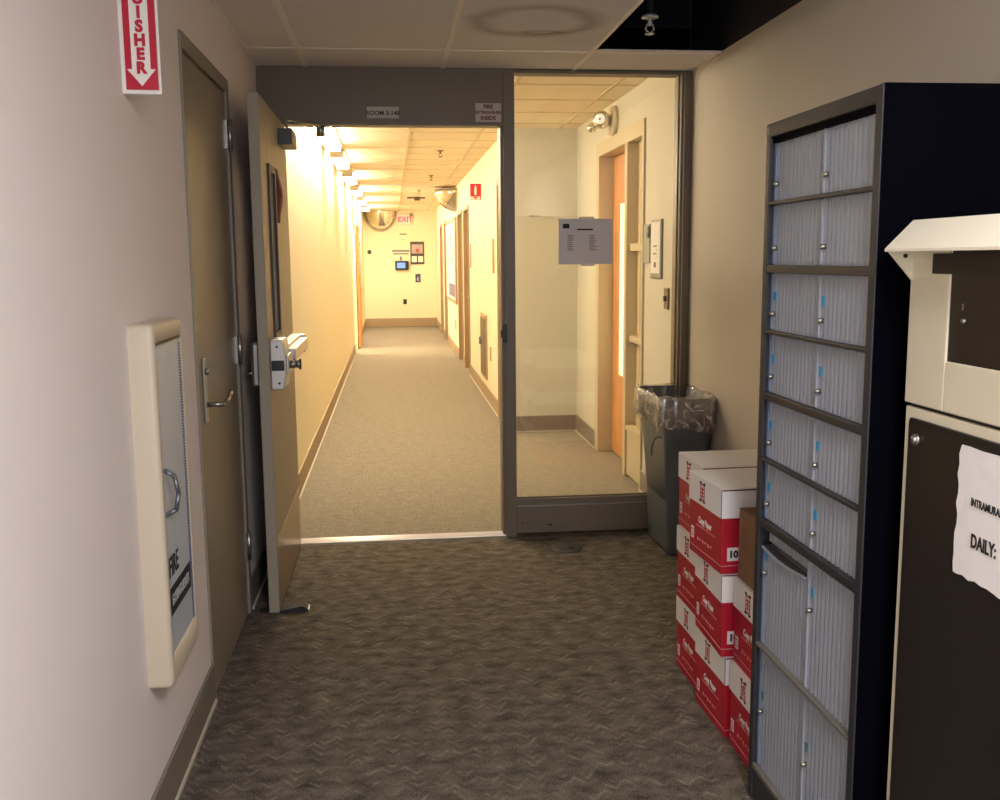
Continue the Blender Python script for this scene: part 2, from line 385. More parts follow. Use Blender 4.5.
# ------------------------------------------------------------------ open door leaf with exit device
DX0, DX1, DY0, DY1 = -.557, -.514, 4.085, 5.09
d = sthing('door_2', (-.546, DY1, 0), 'open beige door leaf swung back towards the left wall, seen edge on', 'door')
f = B()
f.box(DX0, DX1, DY0, 4.30, .004, 2.15, LEAF, .002)
f.box(DX0, DX1, 4.50, DY1, .004, 2.15, LEAF, .002)
f.box(DX0, DX1, 4.30, 4.50, .004, 1.17, LEAF, .0); f.box(DX0, DX1, 4.30, 4.50, 1.88, 2.15, LEAF, .0)
f.build('door_leaf', d)
B().box(DX1, DX1+.002, 4.11, 5.07, .02, .32, mat('satin kick plate', (176, 158, 130), .3, .7), .0005).build('kick_plate', d)
LITE = mat('dark lite frame', (62, 52, 44), .5)
b = B()
for xx in ((DX1-.001, DX1+.010), (DX0-.010, DX0+.001)):
    b.box(xx[0], xx[1], 4.285, 4.315, 1.155, 1.895, LITE, .002); b.box(xx[0], xx[1], 4.485, 4.515, 1.155, 1.895, LITE, .002)
    b.box(xx[0], xx[1], 4.315, 4.485, 1.155, 1.185, LITE, .002); b.box(xx[0], xx[1], 4.315, 4.485, 1.865, 1.895, LITE, .002)
lf = b.build('vision_frame', d)
B().box(-.549, -.543, 4.30, 4.50, 1.17, 1.88, GLASS).build('pane', lf)
# exit device
e = B()
e.prism([(DX1, .955), (-.467, .955), (-.459, .968), (-.451, 1.03), (-.451, 1.085), (-.459, 1.15), (-.467, 1.163), (DX1, 1.163)], 1, 4.135, 4.31, WHITEM, .004)
e.box(-.451, -.441, 4.15, 4.30, 1.02, 1.10, WHITEM, .003)
e = e.build('exit_device', d)
B().box(DX1+.004, -.458, 4.131, 4.137, 1.035, 1.078, BLACK, .001).cyl((-.486, 4.137, 1.135), (-.486, 4.132, 1.135), .005, BLACK, 12).cyl((-.481, 4.137, .982), (-.481, 4.132, .982), .005, BLACK, 12).build('latch_recess', e)
B().cyl((-.444, 4.20, 1.055), (-.414, 4.20, 1.055), .017, STEEL).cyl((-.414, 4.20, 1.055), (-.400, 4.20, 1.055), .013, STEEL, r2=.024).cyl((-.400, 4.20, 1.055), (-.395, 4.20, 1.055), .024, BLACK).build('dogging_knob', e)
b = B().box(DX1, -.464, 4.30, 4.99, 1.045, 1.125, WHITEM, .004).box(-.466, -.429, 4.32, 4.95, 1.058, 1.112, ALU, .006).box(DX1, -.444, 4.97, 5.02, 1.035, 1.125, WHITEM, .006)
b.build('push_bar', e)
# trim on the hidden face
b = B().box(-.595, DX0, 4.14, 4.23, .965, 1.155, STEEL, .012)
b = b.build('outside_trim', d)
B().tube([(-.589, 4.19, 1.02), (-.622, 4.19, 1.02), (-.622, 4.31, 1.02)], .007, STEEL).build('lever', b)
# closer
b = B().box(DX1, -.451, 4.76, 5.00, 2.025, 2.100, mat('closer grey enamel', (74, 76, 74), .45), .004)
b = b.build('door_closer', d)
B().tube([(-.481, 4.86, 2.100), (-.481, 4.86, 2.145), (-.35, 5.0, 2.145), (-.34, 5.09, 2.15)], .008, STEEL).build('closer_arm', b)
B().cyl((-.34, 5.085, 2.10), (-.34, 5.085, 2.158), .022, STEEL).box(-.385, -.30, 5.06, 5.12, 2.148, 2.159, FRAME).build('arm_bracket', d)
for z in (.25, 1.08, 1.95):
    B().cyl((-.539, 5.095, z-.06), (-.539, 5.095, z+.06), .008, STEEL, 12).build('hinge', d)
# flyer hanging on the door face beside the vision panel
t = thing('curled_flyer', (DX1, 4.62, 1.6), 'curled dark red flyer hanging on the open door beside its narrow window', 'paper')
r1 = []
for k in range(9):
    z = 1.90-k*.03; bulge = .018*math.sin(k/8*math.pi)**1.5
    r1.append([(DX1+.001, 4.55, z), (DX1+.004+bulge, 4.60, z), (DX1+.003+bulge*1.1, 4.66, z), (DX1+.001, 4.70, z), (DX1, 4.66, z), (DX1, 4.60, z)])
B().loft(r1, mat('dark red flyer', (120, 44, 52), .7), True, True).build('sheet', t)
# rubber wedge under the door
b = B().prism([(-.60, 0), (-.40, 0), (-.395, .012), (-.42, .026), (-.50, .012), (-.60, .006)], 1, 4.09, 4.15, mat('black rubber', (34, 34, 40), .7), .002)
b.box(-.408, -.392, 4.09, 4.15, .001, .012, STEEL)
tag(b.build('door_wedge'), 'black rubber wedge pushed under the bottom of the open door', 'door wedge')

# ------------------------------------------------------------------ extinguisher cabinet on the left wall
EY0, EY1, EZ0, EZ1, EX = 2.460, 2.800, .402, 1.338, XL+.062
t = thing('extinguisher_cabinet', (XL, 2.59, EZ0), 'tall beige extinguisher cabinet with grey window mounted on the left wall', 'extinguisher cabinet')
def ring(y0, y1, z0, z1, x, r=.012, n=4):
    pts = []
    for (cy, cz, a0) in ((y1-r, z1-r, 0), (y0+r, z1-r, 90), (y0+r, z0+r, 180), (y1-r, z0+r, 270)):
        for k in range(n+1):
            a = math.radians(a0+90*k/n); pts.append((x, cy+r*math.cos(a), cz+r*math.sin(a)))
    return pts
R = [ring(EY0, EY1, EZ0, EZ1, XL, .016), ring(EY0, EY1, EZ0, EZ1, EX-.014, .016)]
for a in (20, 40, 60, 80, 90):
    q = math.radians(a); s_ = .014*(1-math.cos(q)); R.append(ring(EY0+s_, EY1-s_, EZ0+s_, EZ1-s_, EX-.014+.014*math.sin(q), .016))
R.append(ring(EY0+.022, EY1-.034, .482, 1.292, EX, .004)); R.append(ring(EY0+.024, EY1-.036, .484, 1.290, EX-.006, .004)) 
B().loft(R, EXTC).build('casing', t)
B().box(EX-.010, EX-.0045, EY0+.021, EY1-.033, .480, 1.293, mat('frosted blue-grey window', (184, 194, 204), .35)).build('window_panel', t)
b = B()
b.box(EX-.005, EX+.001, EY0+.026, EY1-.04, 1.284, 1.290, BLACK)
for k in range(96):
    z = .488+k*.0082; b.box(EX-.005, EX-.001, EY1-.050, EY1-.038, z, z+.0045, mat('blue-grey hinge', (84, 98, 122), .5))
b.build('window_gasket', t)
b = B().tube([(EX-.006, EY0+.052, .965), (EX+.020, EY0+.052, .950), (EX+.028, EY0+.052, .905), (EX+.020, EY0+.052, .862), (EX-.006, EY0+.052, .848)], .006, mat('grey pull', (120, 122, 126), .35, .6), 10)
b.build('pull_handle', t)
b = B()
b.text('FIRE', .075, (EX-.0035, 2.555, .705), (0, 1, 0), Z_, INK, bold=.001, sx=.8)
b.box(EX-.0042, EX-.0035, EY0+.03, EY1-.055, .582, .655, INK)
b.text('EXTINGUISHER', .040, (EX-.003, 2.62, .618), (0, 1, 0), Z_, mat('decal letters', (170, 172, 176), .5), bold=.0005, sx=.75)
b.build('lettering', t)

# hanging sign above it, projecting from the wall
SX0, SX1, SY, SZ0, SZ1 = XL, -.553, 2.562, 1.897, 2.425
t = thing('extinguisher_sign', (XL, 2.58, SZ0), 'red and white EXTINGUISHER arrow sign projecting high from the left wall', 'sign')
B().prism([(SX0, SY), (SX1, SY+.008), (SX0, SY+.07)], 2, SZ0, SZ1, WHITE, .0015).build('sign_body', t)
cx = (SX0+SX1)/2+.002
b = B()
b.box(cx-.038, cx+.038, SY-.0012, SY+.004, SZ0+.010, SZ1-.010, RED)
b.build('red_field', t)
y0 = SY-.0022
b = B(); b.prism([(cx-.022, SZ1-.012), (cx+.022, SZ1-.012), (cx+.022, SZ0+.058), (cx+.034, SZ0+.058), (cx, SZ0+.018), (cx-.034, SZ0+.058), (cx-.022, SZ0+.058)], 1, y0, SY, WHITE)
b.build('arrow', t)
b = B()
for k, ch in enumerate('EXTINGUISHER'[::-1]):
    b.text(ch, .037, (cx, y0-.0008, SZ0+.060+k*.0325), X_, Z_, RED, bold=.0022, ext=.0004)
b.build('lettering', t)

# ------------------------------------------------------------------ black cabinet with tambour doors
KX, KY0, KY1, KH = .953, 1.872, 2.473, 1.82
t = thing('tambour_cabinet', (1.25, 2.17, 0), 'tall black storage cabinet with two columns of grey ribbed doors', 'cabinet')
b = B()
b.box(KX+.003, 1.555, KY0-.002, KY0+.018, 0, KH+.001, CAB, .001); b.box(KX+.02, 1.555, KY1-.018, KY1, 0, KH, CAB, .002)
b.box(KX+.02, 1.555, KY0+.018, KY1-.018, KH-.02, KH, CAB); b.box(1.537, 1.555, KY0+.018, KY1-.018, 0, KH-.02, CAB); b.box(KX+.02, 1.537, KY0+.018, KY1-.018, 0, .09, CAB)
b.build('carcass', t)
b = B()
b.box(KX, KX+.03, KY0, KY0+.028, 0, KH, CABF, .003); b.box(KX, KX+.03, KY1-.028, KY1, 0, KH, CABF, .003)
b.box(KX, KX+.03, KY0+.02, KY1-.02, KH-.035, KH, CABF, .003); b.box(KX+.004, KX+.03, KY0+.02, KY1-.02, 0, .085, CABF, .002)
b.box(KX+.008, KX+.05, KY0+.02, KY1-.02, KH-.05, KH-.03, CAB)
b.build('face_frame', t)
B().box(KX-.001, KX+.01, KY1-.022, KY1-.002, KH-.026, KH-.008, mat('dull badge', (110, 106, 100), .5), .001).build('corner_badge', t)
rows = [1.785, 1.622, 1.458, 1.297, 1.130, .962, .792, .452, .100]
thick = {2: .020, 4: .020, 6: .022, 8: .014}
KM = 2.165
for i in range(1, len(rows)):
    z = rows[i]; h_ = thick.get(i, .010)
    B().box(KX+.001, KX+.05, KY0+.022, KY1-.010, z-h_/2, z+h_/2, CABF if i < 7 else mat('worn shelf edge', (104, 100, 94), .45), .002).build('shelf_rail', t)
RIB = .021
for i in range(len(rows)-1):
    zt = rows[i]-thick.get(i, .010)/2; zb = rows[i+1]+thick.get(i+1, .010)/2
    for c, (ya, yb) in enumerate(((KM+.006, KY1-.030), (KY0+.030, KM-.006))):
        n = int(round((yb-ya)/RIB)); wv = (yb-ya)/n
        prof = []
        for k in range(n):
            y = ya+k*wv
            prof += [(KX+.022, y), (KX+.0165, y+wv*.14), (KX+.015, y+wv*.5), (KX+.0165, y+wv*.86)]
        prof += [(KX+.022, yb), (KX+.04, yb), (KX+.04, ya)]
        b = B(); droop = (i == 6 and c == 0)
        ztop = zt-.052 if droop else zt
        b.prism(prof, 2, zb, ztop, TAMB)
        if droop:     # slack door: upper band stays up, the rest has sagged, leaving a curved slit
            b.prism([(x+.012, y) for x, y in prof[:-2]]+prof[-2:], 2, ztop+.010, zt, TAMB)
        dr = b.build('tambour_door', t)
        if droop:
            q = B()
            for k in range(12):
                u0, u1 = k/12, (k+1)/12; f0 = .012*math.sin(u0*math.pi)
                q.box(KX+.008, KX+.020, ya+(yb-ya)*u0, ya+(yb-ya)*u1, ztop-.006-f0, ztop-.001-f0*.8, TAMB)
                q.box(KX+.0125, KX+.0155, ya+(yb-ya)*u0, ya+(yb-ya)*u1, ztop-.001-f0*.8, ztop+.008, BLACK)
            q.build('slack_edge', dr)
        # edge strip at the latch side: far side on each door
        ly = yb-.010
        B().box(KX+.011, KX+.02, yb-.011, yb-.001, zb+.002, ztop-.002, BLUE if c == 0 else TAMB, .001).build('edge_strip', dr)
        lz = zb+.042 if i < 6 else zb+(.20 if i == 6 else .16)
        lk = B().cyl((KX+.004, ly-.012, lz), (KX+.018, ly-.012, lz), .0055, STEEL, 12).box(KX+.0035, KX+.005, ly-.0128, ly-.0112, lz-.004, lz+.004, BLACK)
        lk.build('lock', dr)
        if i >= 2:
            q = B().box(KX+.0135, KX+.0155, ly-.022, ly-.008, lz+.035, lz+.056, CYAN if i < 7 else mat('green tag', (60, 120, 110), .5))
            q.build('number_tag', dr)

# ------------------------------------------------------------------ cream machine with slanted hood
MX, MY1, MY0 = .993, 1.808, .95
t = thing('drop_box', (1.28, 1.4, 0), 'cream metal drop box with slanted hood and black doors in the right foreground', 'drop box')
b = B()
b.box(MX+.004, 1.55, MY0, MY1, .0, 1.198, CREAM, .003)
b.box(MX, 1.55, MY1-.135, MY1, 1.205, 1.553, CREAM, .003)
b.box(MX, 1.55, MY0, MY1-.135, 1.205, 1.298, CREAM, .003)
b.box(MX, 1.55, MY0, MY0+.05, 1.298, 1.553, CREAM, .002); b.box(MX, 1.55, MY0, MY1, 1.50, 1.553, CREAM, .002); b.box(1.10, 1.55, MY0, MY1, 1.2, 1.5, CREAM)
b.build('housing', t)
B().box(MX+.01, 1.5, MY0+.01, MY1-.01, 1.197, 1.2055, BLACK).build('seam', t)
b = B()   # hood: thin folded sheet with triangular end brackets
b.prism([(MX, 1.556), (MX-.055, 1.502), (MX-.055, 1.496), (MX-.050, 1.498), (MX, 1.548)], 1, MY0, MY1, mat('cream hood enamel', (240, 234, 212), .35), .0008)
b.prism([(MX, 1.55), (MX-.052, 1.498), (MX, 1.440)], 1, MY1-.008, MY1-.004, CREAM); b.prism([(MX, 1.55), (MX-.052, 1.498), (MX, 1.440)], 1, MY0+.004, MY0+.008, CREAM)
hd = b.build('hood', t)
B().cyl((MX-.017, MY1-.008, 1.488), (MX-.017, MY1-.011, 1.488), .004, BLACK, 12).build('rivet', hd)
b = B()
b.box(MX-.002, MX+.012, MY0+.05, 1.728, 1.455, 1.492, BLACK)
b.box(MX+.004, MX+.09, MY0+.05, MY1-.1345, 1.298, 1.50, BROWNB)
b = b.build('black_hatch', t)
B().cyl((MX-.004, 1.620, 1.374), (MX+.005, 1.620, 1.374), .0045, STEEL, 14).box(MX+.003, MX+.0045, 1.630, 1.634, 1.392, 1.404, STEEL).build('latch_knob', b)
b = B().box(MX-.0, MX+.008, MY0+.02, MY1-.020, .04, 1.172, BROWNB, .002).box(MX-.003, MX+.004, MY0+.02, MY1-.03, 1.166, 1.178, BLACK)
dd = b.build('lower_door', t)
B().cyl((MX-.0, 1.752, 1.139), (MX-.006, 1.752, 1.139), .012, STEEL).cyl((MX-.006, 1.752, 1.139), (MX-.010, 1.752, 1.139), .008, ALU).build('door_lock', dd)
t = thing('torn_notice', (MX-.001, 1.5, .9), 'torn white notice reading DAILY stuck on the black lower door', 'paper')
pts = []; random.seed(3)
yL, yR, zT, zB = 1.612, 1.36, 1.158, .925
for k in range(14): pts.append((yL-.004+random.uniform(-.004, .004)-.004*(k/13), zB+(zT-zB)*k/13))
pts[-1] = (yL-.012, zT)
for k in range(1, 8): pts.append((yL+(yR-yL)*k/7, zT+random.uniform(-.0015, .0015)))
for k in range(14): pts.append((yR+(yL-yR)*k/14, zB-.006*(1-k/14)+random.uniform(-.005, .005)))
B().prism(pts, 0, MX-.0025, MX-.0005, PAPER).build('sheet', t)
b = B()
b.text('INTRAMURAL', .020, (MX-.0035, 1.562, 1.064), (0, -1, 0), Z_, INK, 'LEFT', bold=.0003, ext=.0004, sx=.72)
b.build('lettering', t); b = B()
b.text('DAILY:', .034, (MX-.0035, 1.556, .996), (0, -1, 0), Z_, INK, 'LEFT', bold=.0009, ext=.0004, sx=.72)
b.build('lettering', t)

# ------------------------------------------------------------------ copy paper cartons
BL, BW, BH, LH = .44, .280, .2645, .090
def carton():
    t = thing('paper_carton', (0, 0, 0), '', 'box')
    b = B().box(-BL/2+.003, BL/2-.003, -BW/2+.003, BW/2-.003, 0, BH-.004, CARD_R, .002)
    body = b.build('carton_body', t, local=True)
    b = B()
    x = -BL/2+.0022; y = -BW/2+.0022
    LN = mat('pale print line', (214, 150, 156), .6)
    b.box(x, x+.001, -BW/2+.004, BW/2-.004, .024, .026, LN); b.box(-BL/2+.004, BL/2-.004, y, y+.001, .024, .026, LN)
    b.text('Copy Paper', .029, (x-.0002, .0, .122), (0, -1, 0), Z_, CARD_W, bold=.0009, ext=.0003, sx=.8)
    b.box(x, x+.001, -.085, .075, .100, .102, LN)
    for k in range(6): b.box(x, x+.001, .055-k*.022, .064-k*.022, .052+(k % 2)*.004, .062, LN)
    b.box(x, x+.001, .098, .122, .048, .086, CARD_W); b.box(x-.0004, x, .102, .118, .054, .080, CARD_R); b.box(x-.0008, x-.0004, .106, .114, .058, .076, CARD_W)
    b.box(-.198, -.158, y, y+.001, .040, .082, CARD_W); b.text('10', .030, (-.178, y-.0002, .060), X_, Z_, INK, bold=.0015, ext=.0003)
    b.build('print', body, local=True)
    # lid with hand slit
    b = B()
    b.box(-BL/2, BL/2, -BW/2, BW/2, BH-.003, BH, CARD_W, .001); b.box(-BL/2, -BL/2+.002, -BW/2, BW/2, BH-LH, BH-.001, CARD_W); b.box(BL/2-.002, BL/2, -BW/2, BW/2, BH-LH, BH-.001, CARD_W)
    b.box(-BL/2+.002, BL/2-.002, -BW/2, -BW/2+.002, BH-LH, BH-.001, CARD_W); b.box(-BL/2+.002, BL/2-.002, BW/2-.002, BW/2, BH-LH, BH-.001, CARD_W)
    lid = b.build('lid', t, local=True)
    b = B(); x = -BL/2-.0008
    RL = mat('brick red print', (178, 40, 56), .6)
    cy, cz, hw, hh = .02, BH-.046, .018, .027
    for (a, c, e, g_) in ((-hw, hw, hh-.005, hh), (-hw, hw, -hh, -hh+.005), (-hw, -hw+.005, -hh, hh), (hw-.005, hw, -hh, hh), (-.010, .010, .008, .013), (-.010, .010, -.004, 0), (-.010, .010, -.016, -.012), (-.003, .003, -.016, .016)):
        b.box(x, x+.001, cy+a, cy+c, cz+e, cz+g_, RL)
    for sy in (-1, 1):
        for sz in (-1, 1): b.box(x-.0003, x+.001, cy+sy*.016-.007, cy+sy*.016+.007, cz+sz*.029-.0035, cz+sz*.029+.0035, INK)
    b.box(-BL/2-.0004, -BL/2+.001, -BW/2, -BW/2+.003, BH-LH, BH-.002, mat('carton seam', (84, 76, 78), .7))
    b.box(-BL/2+.002, BL/2-.002, -BW/2-.0006, -BW/2, BH-.006, BH-.002, mat('maroon seam', (120, 70, 78), .7))
    b.build('print', lid, local=True)
    return t
proto = carton(); used = [False]
def kids(o): return [c for c in bpy.data.objects if c.parent == o]
def copy_tree(o, par=None):
    c = o.copy(); C.objects.link(c); c.parent = par
    for k in kids(o):
        if k is not c: copy_tree(k, c)
    return c
def place(xl, y0, z, rot, label):
    # xl, y0: near left bottom corner
    o = proto if not used[0] else copy_tree(proto); used[0] = True
    r = math.radians(rot); cxl, cyl_ = BL/2, BW/2
    o.location = (xl+cxl*math.cos(r)-cyl_*math.sin(r), y0+cxl*math.sin(r)+cyl_*math.cos(r), z); o.rotation_euler = (0, 0, r)
    o['label'] = label; o['category'] = 'box'; o['group'] = 'red and white copy paper cartons'
    return o
S = BH+.0015
place(.992, 2.785, 0, 1.5, 'copy paper carton on the floor, bottom of the front stack with three cartons')
place(.975, 2.788, S, -1.0, 'copy paper carton in the middle of the front three-high stack')
place(.968, 2.785, 2*S, 3.0, 'copy paper carton topmost of the front stack, beside the brown carton')
place(1.008, 3.082, 0, 0.5, 'copy paper carton on the floor, bottom of the rear stack nearest the grey bin')
place(1.004, 3.078, S, 0.5, 'copy paper carton in the middle of the rear three-high stack')
place(1.010, 3.092, 2*S, 0.5, 'copy paper carton topmost of the rear stack, nearest the grey bin')
place(1.000, 2.490, 0, 0, 'copy paper carton on the floor, squeezed between front stack and black cabinet')
place(1.006, 2.488, S, 0, 'copy paper carton directly under the brown carton beside the black cabinet')
b = B().box(1.014, 1.40, 2.50, 2.758, 2*S, 2*S+.215, CARD_B, .002); b.box(1.013, 1.40, 2.618, 2.63, 2*S+.2145, 2*S+.216, mat('dark carton gap', (70, 50, 34), .9))
tag(b.build('brown_carton'), 'plain brown carton wedged on the cartons beside the black cabinet', 'box')

# ------------------------------------------------------------------ slim grey bin with clear liner
t = thing('waste_bin', (1.42, 4.86, 0), 'tall slim slate grey waste bin against the right wall by the glass panel', 'waste bin')
def rr(cx, cy, hx, hy, z, r=.03, n=5, jit=None):
    pts = []
    for (sx, sy, a0) in ((1, 1, 0), (-1, 1, 90), (-1, -1, 180), (1, -1, 270)):
        for k in range(n+1):
            a = math.radians(a0+90*k/n)
            pts.append([cx+sx*(hx-r)+r*math.cos(a), cy+sy*(hy-r)+r*math.sin(a), z])
    # subdivide long sides
    out = []
    for p, q in zip(pts, pts[1:]+pts[:1]):
        d_ = math.dist(p, q); m_ = max(1, int(d_/.02))
        for k in range(m_): out.append([p[i]+(q[i]-p[i])*k/m_ for i in range(3)])
    return out
CX, CY = 1.425, 4.85
def same(cx, cy, hx, hy, z, r=.03):
    # fixed topology ring of 64 points
    pts = []
    base_ = rr(cx, cy, hx, hy, z, r)
    L_ = [0]
    for p, q in zip(base_, base_[1:]+base_[:1]): L_.append(L_[-1]+math.dist(p, q))
    tot = L_[-1]; N = 96; j = 0
    for k in range(N):
        s_ = tot*k/N
        while L_[j+1] < s_: j += 1
        p, q = base_[j], base_[(j+1) % len(base_)]; u = (s_-L_[j])/max(1e-9, L_[j+1]-L_[j])
        pts.append([p[i]+(q[i]-p[i])*u for i in range(3)])
    return pts
HT = .805
rg = [same(CX, CY, .070, .19, .012), same(CX, CY, .078, .205, 0.0), same(CX, CY, .082, .212, .02), same(CX, CY, .1035, .2347, .48), same(CX, CY, .112, .243, .66), same(CX, CY, .132, .262, .665), same(CX, CY, .136, .266, HT), same(CX, CY, .128, .258, HT), same(CX, CY, .115, .24, .6), same(CX, CY, .078, .20, .03)]
b = B(); b.loft(rg, BIN, True, True); b.build('bin_body', t)
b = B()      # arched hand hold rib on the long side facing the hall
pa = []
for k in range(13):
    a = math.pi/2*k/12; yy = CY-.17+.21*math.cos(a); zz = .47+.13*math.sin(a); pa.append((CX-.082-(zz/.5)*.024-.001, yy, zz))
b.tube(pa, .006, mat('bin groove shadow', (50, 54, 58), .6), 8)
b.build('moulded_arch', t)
random.seed(11)
def jit(r_, a, za=0):
    o = []
    for k, p in enumerate(r_):
        d_ = Vector((p[0]-CX, p[1]-CY, 0)).normalized(); w_ = a*(math.sin(k*1.3)+.7*math.sin(k*2.7+1)+random.uniform(-.7, .7))
        o.append([p[0]+d_.x*w_, p[1]+d_.y*w_, p[2]+za*(math.sin(k*.37)+random.uniform(-.5, .5))])
    return o
ln = [jit(same(CX, CY, .085, .19, .30), .004, .01), jit(same(CX, CY, .105, .22, .55), .005, .01), jit(same(CX, CY, .122, .25, .70), .004, .003), jit(same(CX, CY, .127, .257, .795), .002, .002), jit(same(CX, CY, .133, .263, .816), .002, .004),
      jit(same(CX, CY, .139, .270, .806), .0015, .003), jit(same(CX, CY, .142, .273, .755), .004, .004), jit(same(CX, CY, .144, .276, .71), .006, .008), jit(same(CX, CY, .143, .275, .675), .006, .012), jit(same(CX, CY, .136, .268, .650), .005, .014)]
for r_ in ln[4:]:
    for p in r_:
        if p[0] > 1.556: p[0] = 1.556
        if p[0] < CX-.10 and p[1] < CY+.3:   # the bag bunches out on the hall side
            p[0] -= .018*abs(math.sin(p[1]*31)); p[2] += .010*math.sin(p[1]*55)
LM = clear_mat('clear bin liner', (240, 237, 232), .20, .2, diff=.3)
nt = LM.node_tree; mm = [n for n in nt.nodes if n.type == 'MIX_SHADER' and abs(n.inputs[0].default_value-.3) < .001][0]
tc = nt.nodes.new('ShaderNodeTexCoord'); nz = nt.nodes.new('ShaderNodeTexNoise'); nz.inputs['Scale'].default_value = 14; nz.inputs['Distortion'].default_value = 2.5
nt.links.new(tc.outputs['Object'], nz.inputs['Vector']); mr = nt.nodes.new('ShaderNodeMapRange'); nt.links.new(nz.outputs['Fac'], mr.inputs['Value'])
mr.inputs['From Min'].default_value = .46; mr.inputs['From Max'].default_value = .72; mr.inputs['To Min'].default_value = .04; mr.inputs['To Max'].default_value = .75
nt.links.new(mr.outputs[0], mm.inputs[0])
tag_l = B(); tag_l.loft(ln, LM)
tag(tag_l.build('bin_liner', recalc=False), 'crumpled clear plastic liner folded over the rim of the grey bin', 'bin liner')

# round floor box
b = B().cyl((.855, 4.855, 0), (.855, 4.855, .006), .088, mat('dull grey cover', (66, 66, 62), .6), 40, r2=.084).cyl((.855, 4.855, .006), (.855, 4.855, .008), .05, mat('dull grey inner', (60, 60, 56), .6), 32)
tag(b.build('floor_outlet_cover'), 'round dull grey cover plate set in the carpet before the glass panel', 'floor cover')

# ------------------------------------------------------------------ alcove door with sidelight
d = sthing('door_3', (XR, 6.75, 0), 'honey wood door with glazed sidelight seen through the glass panel', 'door')
AF = mat('alcove frame enamel', (196, 184, 152), .45)
b = B()
b.box(XR-.014, XR+.13, 7.36, 7.458, 0, 2.333, AF, .004); b.box(XR-.014, XR+.13, 6.032, 6.075, 0, 2.333, AF, .004)
b.box(XR-.014, XR+.13, 6.075, 7.36, 2.235, 2.333, AF, .004); b.box(XR-.014, XR+.13, 6.46, 6.53, 0, 2.235, AF, .004)
b.box(XR+.0, XR+.10, 6.075, 6.46, .02, .33, AF, .004); b.box(XR+.01, XR+.09, 6.075, 6.46, 1.53, 1.58, AF, .003); b.box(XR+.01, XR+.09, 6.075, 6.46, .93, .97, AF, .003)
b.box(XR-.01, XR+.05, 6.075, 6.46, .33, .36, AF, .003)
b.box(XR+.03, XR+.06, 6.255, 6.275, .36, 2.235, AF, .002)
b.build('door_frame', d)
B().box(XR+.062, XR+.068, 6.075, 6.46, .35, 2.235, mat('tan drawn blind glass', (232, 214, 176), .4)).build('sidelight_pane', d)
b = B()
b.box(XR+.10, XR+.138, 7.20, 7.357, .01, 2.233, WOOD, .002); b.box(XR+.10, XR+.138, 6.533, 6.66, .01, 2.233, WOOD, .002)
b.box(XR+.10, XR+.138, 6.66, 7.20, .01, .62, WOOD, .002); b.box(XR+.10, XR+.138, 6.66, 7.20, 1.88, 2.233, WOOD, .002)
lf = b.build('door_leaf', d)
B().box(XR+.115, XR+.12, 6.66, 7.20, .62, 1.88, mat('lit frosted pane', (250, 236, 190), .3, emit=(255, 238, 190), estr=1.1)).build('lit_pane', lf)

# emergency light above it
t = thing('emergency_light', (XR, 7.0, 2.40), 'round emergency light with clear lamp heads above the wood door', 'emergency light')
EYC, EZC = 6.88, 2.428
B().cyl((XR, EYC, EZC), (XR-.035, EYC, EZC), .105, mat('cream lamp housing', (214, 206, 180), .4), 32, r2=.098).build('back_plate', t)
CH = mat('chrome reflector', (225, 222, 215), .12, .95)
h = B().ball((XR-.10, EYC-.02, EZC+.005), .062, CH, seg=24).cyl((XR-.03, EYC, EZC), (XR-.08, EYC-.01, EZC), .02, CH).build('lamp_head', t)
B().cyl((XR-.125, EYC-.075, EZC+.005), (XR-.118, EYC-.06, EZC+.005), .034, mat('lamp lens', (240, 240, 236), .1, emit=(255, 250, 235), estr=.5), 20).build('lens', h)
B().ball((XR-.155, EYC+.05, EZC-.04), .034, CH, seg=20).cyl((XR-.03, EYC+.02, EZC-.02), (XR-.13, EYC+.04, EZC-.035), .012, CH).build('lamp_head', t)

# wall plates by the alcove door
tag(B().box(XR-.014, XR+.003, 5.87, 6.01, 1.455, 1.69, mat('sage grey plaque', (150, 156, 142), .4), .004).cyl((XR-.014, 5.885, 1.64), (XR-.02, 5.885, 1.64), .035, mat('dark knob grey', (84, 88, 84), .4)).build('room_plaque'), 'sage grey room plaque with a dark round disc, left beside the framed card', 'plaque')
t = thing('card_holder', (XR, 5.72, 1.36), 'slim grey-framed card holder with a white card on the alcove wall', 'card holder')
B().box(XR-.014, XR, 5.61, 5.84, 1.365, 1.71, mat('card frame grey', (134, 136, 124), .4), .004).build('holder_frame', t)
b = B().box(XR-.0165, XR-.013, 5.63, 5.825, 1.395, 1.695, PAPER); 
for k in range(4): b.box(XR-.0175, XR-.0164, 5.69, 5.70+.07*((k+1) % 2), 1.55-k*.022, 1.558-k*.022, GI)
b.box(XR-.0175, XR-.0164, 5.70, 5.75, 1.43, 1.46, GI); b.build('card', t)
t = thing('light_switch', (XR, 5.5, 1.2), 'bronze light switch plate on the alcove wall beside the glass panel frame', 'light switch')
B().box(XR-.010, XR, 5.46, 5.545, 1.195, 1.315, mat('bronze plate', (96, 84, 66), .4, .5), .002).build('switch_plate', t)
B().box(XR-.024, XR-.010, 5.49, 5.515, 1.24, 1.27, BLACK, .002).build('toggle', t)

